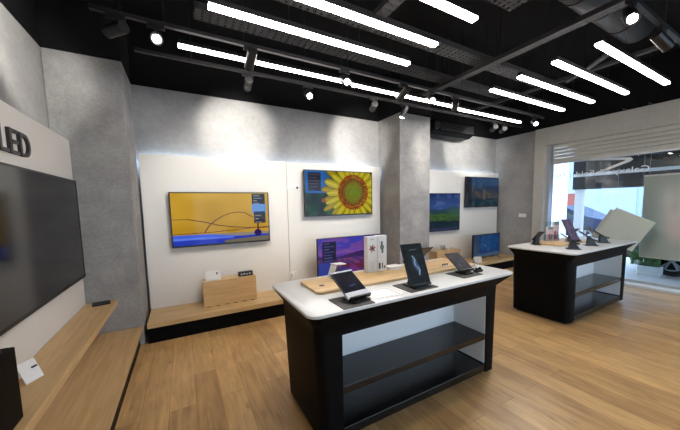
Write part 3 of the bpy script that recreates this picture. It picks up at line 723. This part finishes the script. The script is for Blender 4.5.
# farther table
device('phone on a black stand at the left rear of the farther table', (4.56, 2.28, TZ), R(150), .085, .19, 42, pic_lock, 'phone', .009, .08, (.09, .12), None, .6)
device('front left phone on a black slanted stand on the farther table', (4.52, 1.74, TZ), R(35), .11, .22, 36, pic_lock, 'phone', .010, .075, (.11, .15), None, .6)
device('second phone on a black slanted stand along the front of the farther table', (5.06, 1.75, TZ), R(38), .11, .22, 36, pic_lock, 'phone', .010, .075, (.11, .15), None, .6)
device('third phone on a black slanted stand at the right of the farther table', (5.52, 1.77, TZ), R(40), .11, .22, 34, pic_lock, 'phone', .010, .075, (.11, .15), None, .6)
device('phone on a black stand behind the tall tablet on the farther table', (5.34, 2.17, TZ+.022), R(160), .08, .17, 40, pic_lock, 'phone', .009, .08, (.09, .12), None, .6)
device('tall dark tablet leaning on its stand on the farther table', (5.14, 2.0, TZ+.022), R(-8), .20, .35, 64, pic_violet, 'tablet', .012, .02, (.16, .15), None, .9)
t = thing('brochure_holder', 'clear brochure holder with pink brochures on the farther table', 'brochure holder', (5.0, 2.24, TZ+.022), R(-20))
obj('acrylic_shell', B(((-.10, -.012, 0), (.10, -.009, .10)), ((-.10, .055, 0), (.10, .058, .30)), ((-.10, -.012, 0), (.10, .058, .005)), ((-.103, -.012, 0), (-.10, .058, .10)), ((.10, -.012, 0), (.103, .058, .10))), M['acrylic'], t)
for k, (x, h) in enumerate(((-.052, .22), (.050, .30))):
    obj('brochure_bundle', B(((x-.046, .0, .006), (x+.046, .035, h))), M['white_paper'], t)
    picture('cover', .09, h-.01, 30, 50, pic_flyer, print_mat('flyer_print'), t, Matrix.Translation((x, -.001, h/2+.003)))

# ------------------------------------------------------------------ window display
t = thing('folding_display_board', 'large pale tilted square display board hanging in the shop window', 'display board', (6.90, 1.985, 1.065))
def leaf(off, th, sx, name, m):
    bm = new_bm(); obox(bm, Matrix.Translation(off) @ Matrix.Rotation(R(27), 4, 'X'), (th, sx, .585), .012); return obj(name, bm, m, t)
leaf((0, 0, 0), .03, .57, 'front_leaf', M['board'])
leaf((.07, .10, -.03), .03, .57, 'rear_leaf', M['board'])
bm = new_bm(); obox(bm, Matrix.Translation((.035, .30, -.10)) @ Matrix.Rotation(R(27), 4, 'X'), (.08, .03, .50)); obj('hinge_spine', bm, M['silver'], t)
bm = new_bm()
cyl(bm, (0, .12, .36), (0, .12, 2.13), .0015, seg=6); cyl(bm, (0, -.20, .20), (0, -.20, 2.13), .0015, seg=6); cyl(bm, (0, -.20, 2.13), (.23, -.20, 2.13), .0015, seg=6); cyl(bm, (0, .12, 2.13), (.23, .12, 2.13), .0015, seg=6)
obj('hanging_wire', bm, M['silver'], t)
t = thing('window_banner', 'grey green hanging window banner with a blurred pinkish picture', 'banner', (7.17, 1.36, .56))
picture('printed_face', .95, 1.43, 60, 90, pic_banner, print_mat('banner_print', .6), t, Matrix.Translation((-.0075, 0, .72)) @ Matrix.Rotation(R(-90), 4, 'Z'))
obj('fabric', B(((-.006, -.48, 0), (.006, .48, 1.44))), M['board'], t)
obj('top_rail', B(((-.012, -.485, 1.43), (.012, .485, 1.455)), bev=.003), M['alu'], t)
bm = new_bm()
for y in (-.42, .42): cyl(bm, (0, y, 1.45), (0, y, 2.34), .0015, seg=6)
obj('hanging_wire', bm, M['silver'], t)

# ------------------------------------------------------------------ ceiling services
def strip(label, x0, x1, y, z=2.99, w=.055, group='suspended LED strip lights', ends=True):
    t = thing('strip_light', label, 'strip light', ((x0+x1)/2, y, z), 0, group); h = (x1-x0)/2
    obj('diffuser', B(((-h, -w/2, 0), (h, w/2, .022)), bev=.003), M['led'], t)
    obj('housing', B(((-h, -w/2, .022), (h, w/2, .06))), M['black_metal'], t)
    for s in (-1, 1):
        bm = new_bm(); cyl(bm, (s*h*.36, 0, .058), (s*h*.36, 0, ZS-z), .002, seg=6); obj('suspension_wire', bm, M['black_metal'], t)
    return t
strip('left row strip light farthest back, hanging in front of the track spotlights', .24, 2.08, 2.28)
strip('left row strip light, second from the back, cut by the top picture edge', .18, 2.06, 1.91)
strip('left row strip light, only its right end showing at the top middle edge', .16, 2.06, 1.52)
strip('right row strip light farthest back', 3.48, 5.28, 2.315)
strip('right row strip light, second from the back', 3.42, 5.26, 1.94)
strip('right row strip light, second from the front', 3.39, 5.26, 1.58)
strip('right row strip light nearest the camera', 3.37, 5.29, 1.225)
strip('thin strip light at the left end of the line running along the spotlights', .05, 1.80, 2.95, 3.0, .042, 'thin strip lights in a line')
strip('thin strip light in the middle of the line running along the spotlights', 1.84, 3.62, 2.98, 3.0, .042, 'thin strip lights in a line')
strip('thin strip light at the right end of the line running along the spotlights', 3.68, 5.40, 3.02, 3.0, .042, 'thin strip lights in a line')

def rail(label, x0, x1, y, z=3.03):
    t = thing('spotlight_track', label, 'track', ((x0+x1)/2, y, z), 0, 'spotlight tracks'); h = (x1-x0)/2
    bm = new_bm(); box(bm, (-h, -.018, 0), (h, .018, .03)); obj('rail', bm, M['black_metal'], t)
    obj('contact_strip', B(((-h+.05, -.0195, .012), (h-.05, -.0175, .019))), M['tray'], t)
    for s in (-.85, -.3, .3, .85):
        bm = new_bm(); cyl(bm, (s*h, 0, .03), (s*h, 0, ZS-z), .004, seg=6); obj('hanger', bm, M['black_metal'], t)
rail('black spotlight track nearer the camera, along the back wall', -.5, 5.6, 2.74)
rail('black spotlight track closest to the back wall', -.3, 5.9, 3.27)
rail('black spotlight track over the front of the shop, right of the strip lights', 2.0, 4.6, .89)

def spot(label, x, y, aim, lit=False, z=3.03, length=.17, r=.042, energy=40, angle=70, drop=.10, cast=True):
    t = thing('track_spotlight', label, 'spotlight', (x, y, z), 0, 'black track spotlights')
    obj('adapter', B(((-.06, -.016, -.03), (.06, .016, .0)), bev=.003), M['black_metal'], t)
    d = (Vector(aim)-Vector((x, y, z-drop))).normalized()
    p = Vector((0, 0, -drop)); a = p-d*length*.45; b = p+d*length*.55
    bm = new_bm(); cyl(bm, (0, 0, -.03), (0, 0, -drop), .008, seg=10); box(bm, (-.012, -.012, -drop-.01), (.012, .012, -drop+.03)); obj('arm', bm, M['black_metal'], t)
    bm = new_bm(); cyl(bm, a, b, r, seg=24, caps=False)
    cyl(bm, a, a+d*.004, r, seg=24); cyl(bm, b-d*.012, b, r*1.04, seg=24, caps=False); obj('lamp_head', bm, M['dark_plastic'], t, True)
    bm = new_bm(); cyl(bm, b-d*.010, b-d*.006, r*.7, seg=24); obj('lens', bm, M['lens'], t)
    if cast:
        li = bpy.data.lights.new('spot_beam', 'SPOT'); li.energy = energy; li.spot_size = R(angle); li.spot_blend = .7; li.shadow_soft_size = .03; li.color = (1.0, .96, .90)
        lo = bpy.data.objects.new('spot_beam', li); COL.objects.link(lo); lo.parent = t
        lo.location = b+d*.005; lo.rotation_euler = d.to_track_quat('-Z', 'Y').to_euler()
    return t
EW = 26
spot('glaring spotlight at the far left end of the near track, facing the camera', -.10, 2.74, (.0, .2, 1.5), True, energy=25)
spot('black spotlight overlapping the thin strip light above the golden television, on the near track', .62, 2.74, (.55, 4.5, 1.9), energy=EW)
spot('black spotlight above the golden television, on the track closest to the wall', .70, 3.27, (.80, 4.62, 2.75), energy=40, angle=58)
spot('small lit spotlight left of the sunflower, on the track closest to the wall', 1.40, 3.27, (.9, .6, 1.2), True, energy=25, angle=60)
spot('lit spotlight in front of the thin strip, above the sunflower', 1.60, 2.74, (1.2, .4, 1.4), True, energy=25)
spot('black spotlight above the sunflower, aimed at the wall', 2.36, 3.27, (2.95, 4.62, 2.78), energy=40, angle=58)
spot('black spotlight left of the pillar top on the near track', 2.42, 2.74, (2.2, 4.5, 1.8), energy=EW)
spot('black spotlight tilted in front of the pillar top', 2.90, 3.27, (2.3, 3.6, 1.2), energy=20)
spot('lit spotlight right of the pillar on the near track', 2.88, 2.74, (1.6, .6, 1.5), True, energy=25)
spot('black spotlight over the alcove on the near track', 3.34, 2.74, (5.2, 4.5, 2.2), energy=EW)
spot('black spotlight over the alcove on the wall track, left of two', 5.02, 3.27, (5.9, 4.62, 2.8), energy=38, angle=58)
spot('black spotlight over the alcove on the wall track, right of two', 5.30, 3.27, (6.3, 4.62, 2.8), energy=20, angle=58)
spot('lit spotlight at the far right end of the near track', 5.32, 2.74, (3.4, 1.0, 1.4), True, energy=25)
spot('lit spotlight near the top right edge, over the front of the shop', 2.93, .89, (1.6, .3, 1.9), True, energy=15, length=.24)
spot('black spotlight at the top right picture corner, over the front of the shop', 3.62, .89, (5.5, .2, 1.6), energy=15)
spot('black spotlight aimed at the left wall above the letters', -.35, 2.74, (-1.13, 3.55, 2.9), energy=15)

def cable_tray(label, x0, y0, x1, y1, z, w, h=.06, rungs=True):
    t = thing('cable_tray', label, 'cable tray', ((x0+x1)/2, (y0+y1)/2, z), math.atan2(y1-y0, x1-x0), 'cable trays under the ceiling')
    L = math.hypot(x1-x0, y1-y0)/2
    obj('side_rail', B(((-L, -w/2, 0), (L, -w/2+.012, h)), ((-L, w/2-.012, 0), (L, w/2, h))), M['tray'], t)
    bm = new_bm(); n = int(L*2/.07)
    for k in range(n):
        x = -L+(k+.5)*2*L/n; box(bm, (x-.022, -w/2+.012, 0), (x+.022, w/2-.012, .006))
    for yy in (-w*.25, 0, w*.25): box(bm, (-L, yy-.012, .001), (L, yy+.012, .0055))
    obj('perforated_bottom', bm, M['tray'], t)
    for s in (-.8, .4, .8):
        bm = new_bm()
        for yy in (-w/2+.006, w/2-.006): cyl(bm, (s*L, yy, h), (s*L, yy, ZS-z), .004, seg=6)
        obj('threaded_rod', bm, M['black_metal'], t)
cable_tray('perforated cable tray behind the back strip light of the left row', .2, 3.13, 5.0, 3.13, 3.42, .18)
cable_tray('perforated cable tray above the gap between the two back strips of the left row', .5, 2.52, 5.2, 2.52, 3.42, .20)
cable_tray('perforated cable tray near the top picture edge, over the middle of the shop', .4, 1.72, 3.0, 1.72, 3.50, .20)
cable_tray('long grey cable tray crossing the ceiling towards the back wall', 3.545, -1.0, 3.545, 3.7, 3.33, .11, .05)
cable_tray('thin grey cable tray crossing the ceiling near the window', 5.0, -1.0, 5.06, 3.7, 3.36, .07, .04)
cable_tray('dark grey cable tray crossing over the left row strip lights', 1.72, -1.0, 1.72, 2.30, 3.34, .12, .05)

t = thing('air_duct', 'dark round ventilation duct under the ceiling at the top right', 'duct', (3.75, 1.40, 3.62))
bm = new_bm(); cyl(bm, (-1.2, 0, 0), (1.1, 0, 0), .160, seg=40); obj('duct_pipe', bm, M['duct'], t, True)
for x in (-.9, -.35, .15, .65):
    bm = new_bm(); cyl(bm, (x-.012, 0, 0), (x+.012, 0, 0), .168, seg=40); obj('duct_collar', bm, M['duct'], t, True)
for x in (-.6, .45):
    bm = new_bm()
    cyl(bm, (x, 0, .15), (x, 0, ZS-3.62), .006, seg=6); obj('hanger', bm, M['black_metal'], t)
t = thing('pipe_branch', 'short slanted grey pipe joining the round duct above the right strips', 'pipe', (4.76, 1.80, 3.31))
bm = new_bm(); tube(bm, [(-.3, -.35, .02), (.05, .1, 0), (.18, .33, .0)], .028, 14); obj('pipe', bm, M['tray'], t, True)
bm = new_bm(); cyl(bm, (.05, .1, 0), (.05, .1, ZS-3.31), .004, seg=6); obj('hanger', bm, M['black_metal'], t)
t = thing('air_conditioner', 'black slatted air conditioning unit hanging in the alcove corner right of the pillar', 'air conditioner', (5.0, 4.28, 2.98))
bm = new_bm(); prof = [(-.16, .05), (-.19, .12), (-.18, .25), (.16, .27), (.17, 0), (-.06, 0)]
loft(bm, [[(-.60, y, z) for y, z in prof], [(.60, y, z) for y, z in prof]]); obj('casing', bm, M['black_lam'], t)
bm = new_bm()
for k in range(5): box(bm, (-.42, -.20+.004*k, .07+k*.035), (.58, -.185+.004*k, .085+k*.035))
obj('louvre_grille', bm, M['tray'], t)
bm = new_bm(); cyl(bm, (-.52, -.205, .15), (-.52, -.17, .15), .075, seg=28); obj('fan_cover', bm, M['dark_plastic'], t, True)
bm = new_bm()
for x in (-.45, .45): cyl(bm, (x, .05, .26), (x, .05, ZS-2.98), .006, seg=8)
obj('hanger', bm, M['black_metal'], t)

# ------------------------------------------------------------------ outside
struct('pavement', B(((7.30, -20, -.14), (30, 22, -.02)), ((-12, -20, -.14), (7.30, YF-.2, -.02))), M['pavement'])
b = thing('building', 'pale blue building across the street behind the shop glass', 'building', (17, 4, -.02))
obj('wall', B(((0, -14, 0), (4, 15, 5.2))), M['facade'], b)
obj('ground_floor_door', B(((-.04, 2.75, 0), (.02, 3.05, 1.95))), M['rust_red'], b)
for k in range(6):
    obj('shutter', B(((-.06, -6.2+k*1.35, .1), (.02, -5.1+k*1.35, 2.35)), bev=.01), M['facade'], b)
c = thing('street_canopy', 'dark shop canopy with a pale edge strip outside the window', 'canopy', (8.9, 1.2, 0))
obj('fascia', B(((0, -4.0, 1.87), (.25, 2.40, 3.6))), M['canopy'], c)
obj('soffit', B(((-1.3, -4.0, 2.95), (0, 2.40, 3.05))), M['canopy'], c)
obj('edge_strip', B(((-.02, -4.0, 2.19), (.0, 2.38, 2.26))), M['facade_white'], c)
for y in (-3.9,):
    obj('post', B(((.05, y-.05, -.02), (.2, y+.05, 1.87))), M['canopy'], c)
obj('post', B(((.05, 2.2, -.02), (.2, 2.36, 1.87))), M['facade_white'], c)
p = obj('street_pier', B(((10.0, 4.36, -.02), (10.5, 5.6, 3.4)), bev=.01), M['facade_white'])
tag(p, 'white sunlit wall pier outside at the left side of the shop window', 'wall pier')

def wheel(parent, y, x, r=.33, w=.2):
    bm = new_bm()
    rings = []
    for (rr, xx) in ((r*.66, 0), (r*.94, 0), (r, .03), (r, w-.03), (r*.94, w), (r*.66, w)):
        rings.append([(x+xx, y+rr*math.cos(2*math.pi*k/36), r+rr*math.sin(2*math.pi*k/36)) for k in range(36)])
    loft(bm, rings, cap=False); W = obj('wheel', bm, M['tyre'], parent, True)
    bm = new_bm(); cyl(bm, (x+.012, y, r), (x+.05, y, r), r*.14, seg=20)
    for k in range(5):
        for s in (-.09, .09):
            a = 2*math.pi*k/5+.3+s*.6; q = (x+.02, y+r*.64*math.cos(a+s), r+r*.64*math.sin(a+s)); q0 = (x+.02, y+r*.1*math.cos(a), r+r*.1*math.sin(a)); cyl(bm, q0, q, .016, .02, seg=8)
    n = 36
    loft(bm, [[(x+.004, y+rr*math.cos(2*math.pi*k/n), r+rr*math.sin(2*math.pi*k/n)) for k in range(n)] for rr in (r*.60, r*.67)], cap=False)
    obj('rim', bm, M['silver'], W, True)
    bm = new_bm(); cyl(bm, (x+.07, y, r), (x+.09, y, r), r*.66, seg=30); obj('brake_disc', bm, M['tyre'], W)
def car(label, x, yc, paint, flip=1):
    """car seen side-on, long axis along Y, near flank at local x=0"""
    t = thing('car', label, 'car', (x, yc, -.02), 0, 'parked cars outside')
    prof = [(-2.05, .30), (-2.10, .55), (-2.0, .82), (-1.35, .92), (-.75, 1.36), (.55, 1.42), (1.35, 1.02), (1.95, .90), (2.08, .62), (2.03, .30)]
    def ring(xx, ins): return [(xx, flip*yy*(1-.02*ins), zz-(.10*ins if zz > 1.1 else 0)) for yy, zz in prof]
    bm = new_bm(); loft(bm, [ring(.06, 1), ring(.0, 0), ring(1.7, 0), ring(1.64, 1)]); obj('body', bm, M[paint], t)
    win = [(-1.22, .93), (-.70, 1.27), (.50, 1.31), (1.15, .98)]
    for xx in (-.006, 1.70):
        bm = new_bm(); loft(bm, [[(xx, flip*yy, zz) for yy, zz in win], [(xx+.006, flip*yy, zz) for yy, zz in win]]); obj('side_window', bm, M['car_glass'], t)
    for yy in (-1.3, 1.3):
        wheel(t, flip*yy, -.02); wheel(t, flip*yy, 1.52)
    obj('headlamp', B(((-.004, flip*1.84, .66), (.3, flip*2.075, .78)), bev=.01), M['white_plastic'], t)
    return t
car('blue parked car across the pavement, seen over the farther table', 12.6, 5.95, 'car_blue', -1)
car('grey parked car outside, only a spoked wheel showing under the banner', 8.80, .47, 'car_grey', 1)

t = thing('planter', 'white rectangular planter with green plants outside below the banner edge', 'planter', (8.62, 2.03, -.02))
obj('trough', B(((-.12, -.17, 0), (.10, .17, .20)), bev=.01), M['planter'], t)
obj('soil', B(((-.10, -.15, .19), (.08, .15, .21))), M['soil'], t)
bm = new_bm()
for k in range(190):
    bx, by = random.uniform(-.08, .06), random.uniform(-.15, .30); hgt = random.uniform(.05, .26); yaw = random.uniform(0, 6.28); pit = random.uniform(.2, 1.2)
    Mx = Matrix.Translation((bx, by, .21+hgt)) @ Matrix.Rotation(yaw, 4, 'Z') @ Matrix.Rotation(pit, 4, 'Y')
    vs = [bm.verts.new(Mx @ Vector(p)) for p in ((0, 0, 0), (.02, .022, .03), (0, 0, .10), (-.0, -.022, .04))]; bm.faces.new(vs)
    cyl(bm, (bx, by, .20), Mx @ Vector((0, 0, 0)), .003, seg=5)
o = obj('foliage', bm, M['leaf'], t); o['kind'] = 'stuff'

# ------------------------------------------------------------------ light
wd = bpy.data.worlds.new('daylight'); S.world = wd; wd.use_nodes = True
bg = wd.node_tree.nodes['Background']; bg.inputs[0].default_value = (*lin((220, 232, 252)), 1); bg.inputs[1].default_value = 2.0
sun = bpy.data.lights.new('sun', 'SUN'); sun.energy = 1.3; sun.angle = R(3); sun.color = (1, .97, .92)
so = bpy.data.objects.new('sun', sun); COL.objects.link(so); so.rotation_euler = Vector((.45, .35, -1)).to_track_quat('-Z', 'Y').to_euler()

# ------------------------------------------------------------------ camera
yaw, pit, rol, F = 5.02437948e-01, -8.95747196e-02, -2.00561870e-02, 283.864
f = Vector((math.sin(yaw)*math.cos(pit), math.cos(yaw)*math.cos(pit), math.sin(pit)))
r = Vector((math.cos(yaw), -math.sin(yaw), 0)); u = r.cross(f)
r2 = math.cos(rol)*r+math.sin(rol)*u; u2 = -math.sin(rol)*r+math.cos(rol)*u
cam = bpy.data.cameras.new('camera'); co = bpy.data.objects.new('camera', cam); COL.objects.link(co)
co.matrix_world = Matrix(((r2.x, u2.x, -f.x, 0), (r2.y, u2.y, -f.y, 0), (r2.z, u2.z, -f.z, 1.6), (0, 0, 0, 1)))
cam.sensor_fit = 'HORIZONTAL'; cam.sensor_width = 36; cam.lens = F/680*36; cam.shift_y = 15.39/680; cam.clip_start = .05; cam.clip_end = 200
S.camera = co
S.view_settings.view_transform = 'Standard'; S.view_settings.look = 'None'; S.view_settings.gamma = 1; S.view_settings.use_curve_mapping = False
S.view_settings.exposure = 1.65
S.cycles.max_bounces = 8; S.cycles.diffuse_bounces = 4; S.cycles.glossy_bounces = 4; S.cycles.transparent_max_bounces = 10
S.cycles.use_denoising = True; S.cycles.sample_clamp_indirect = 6.0
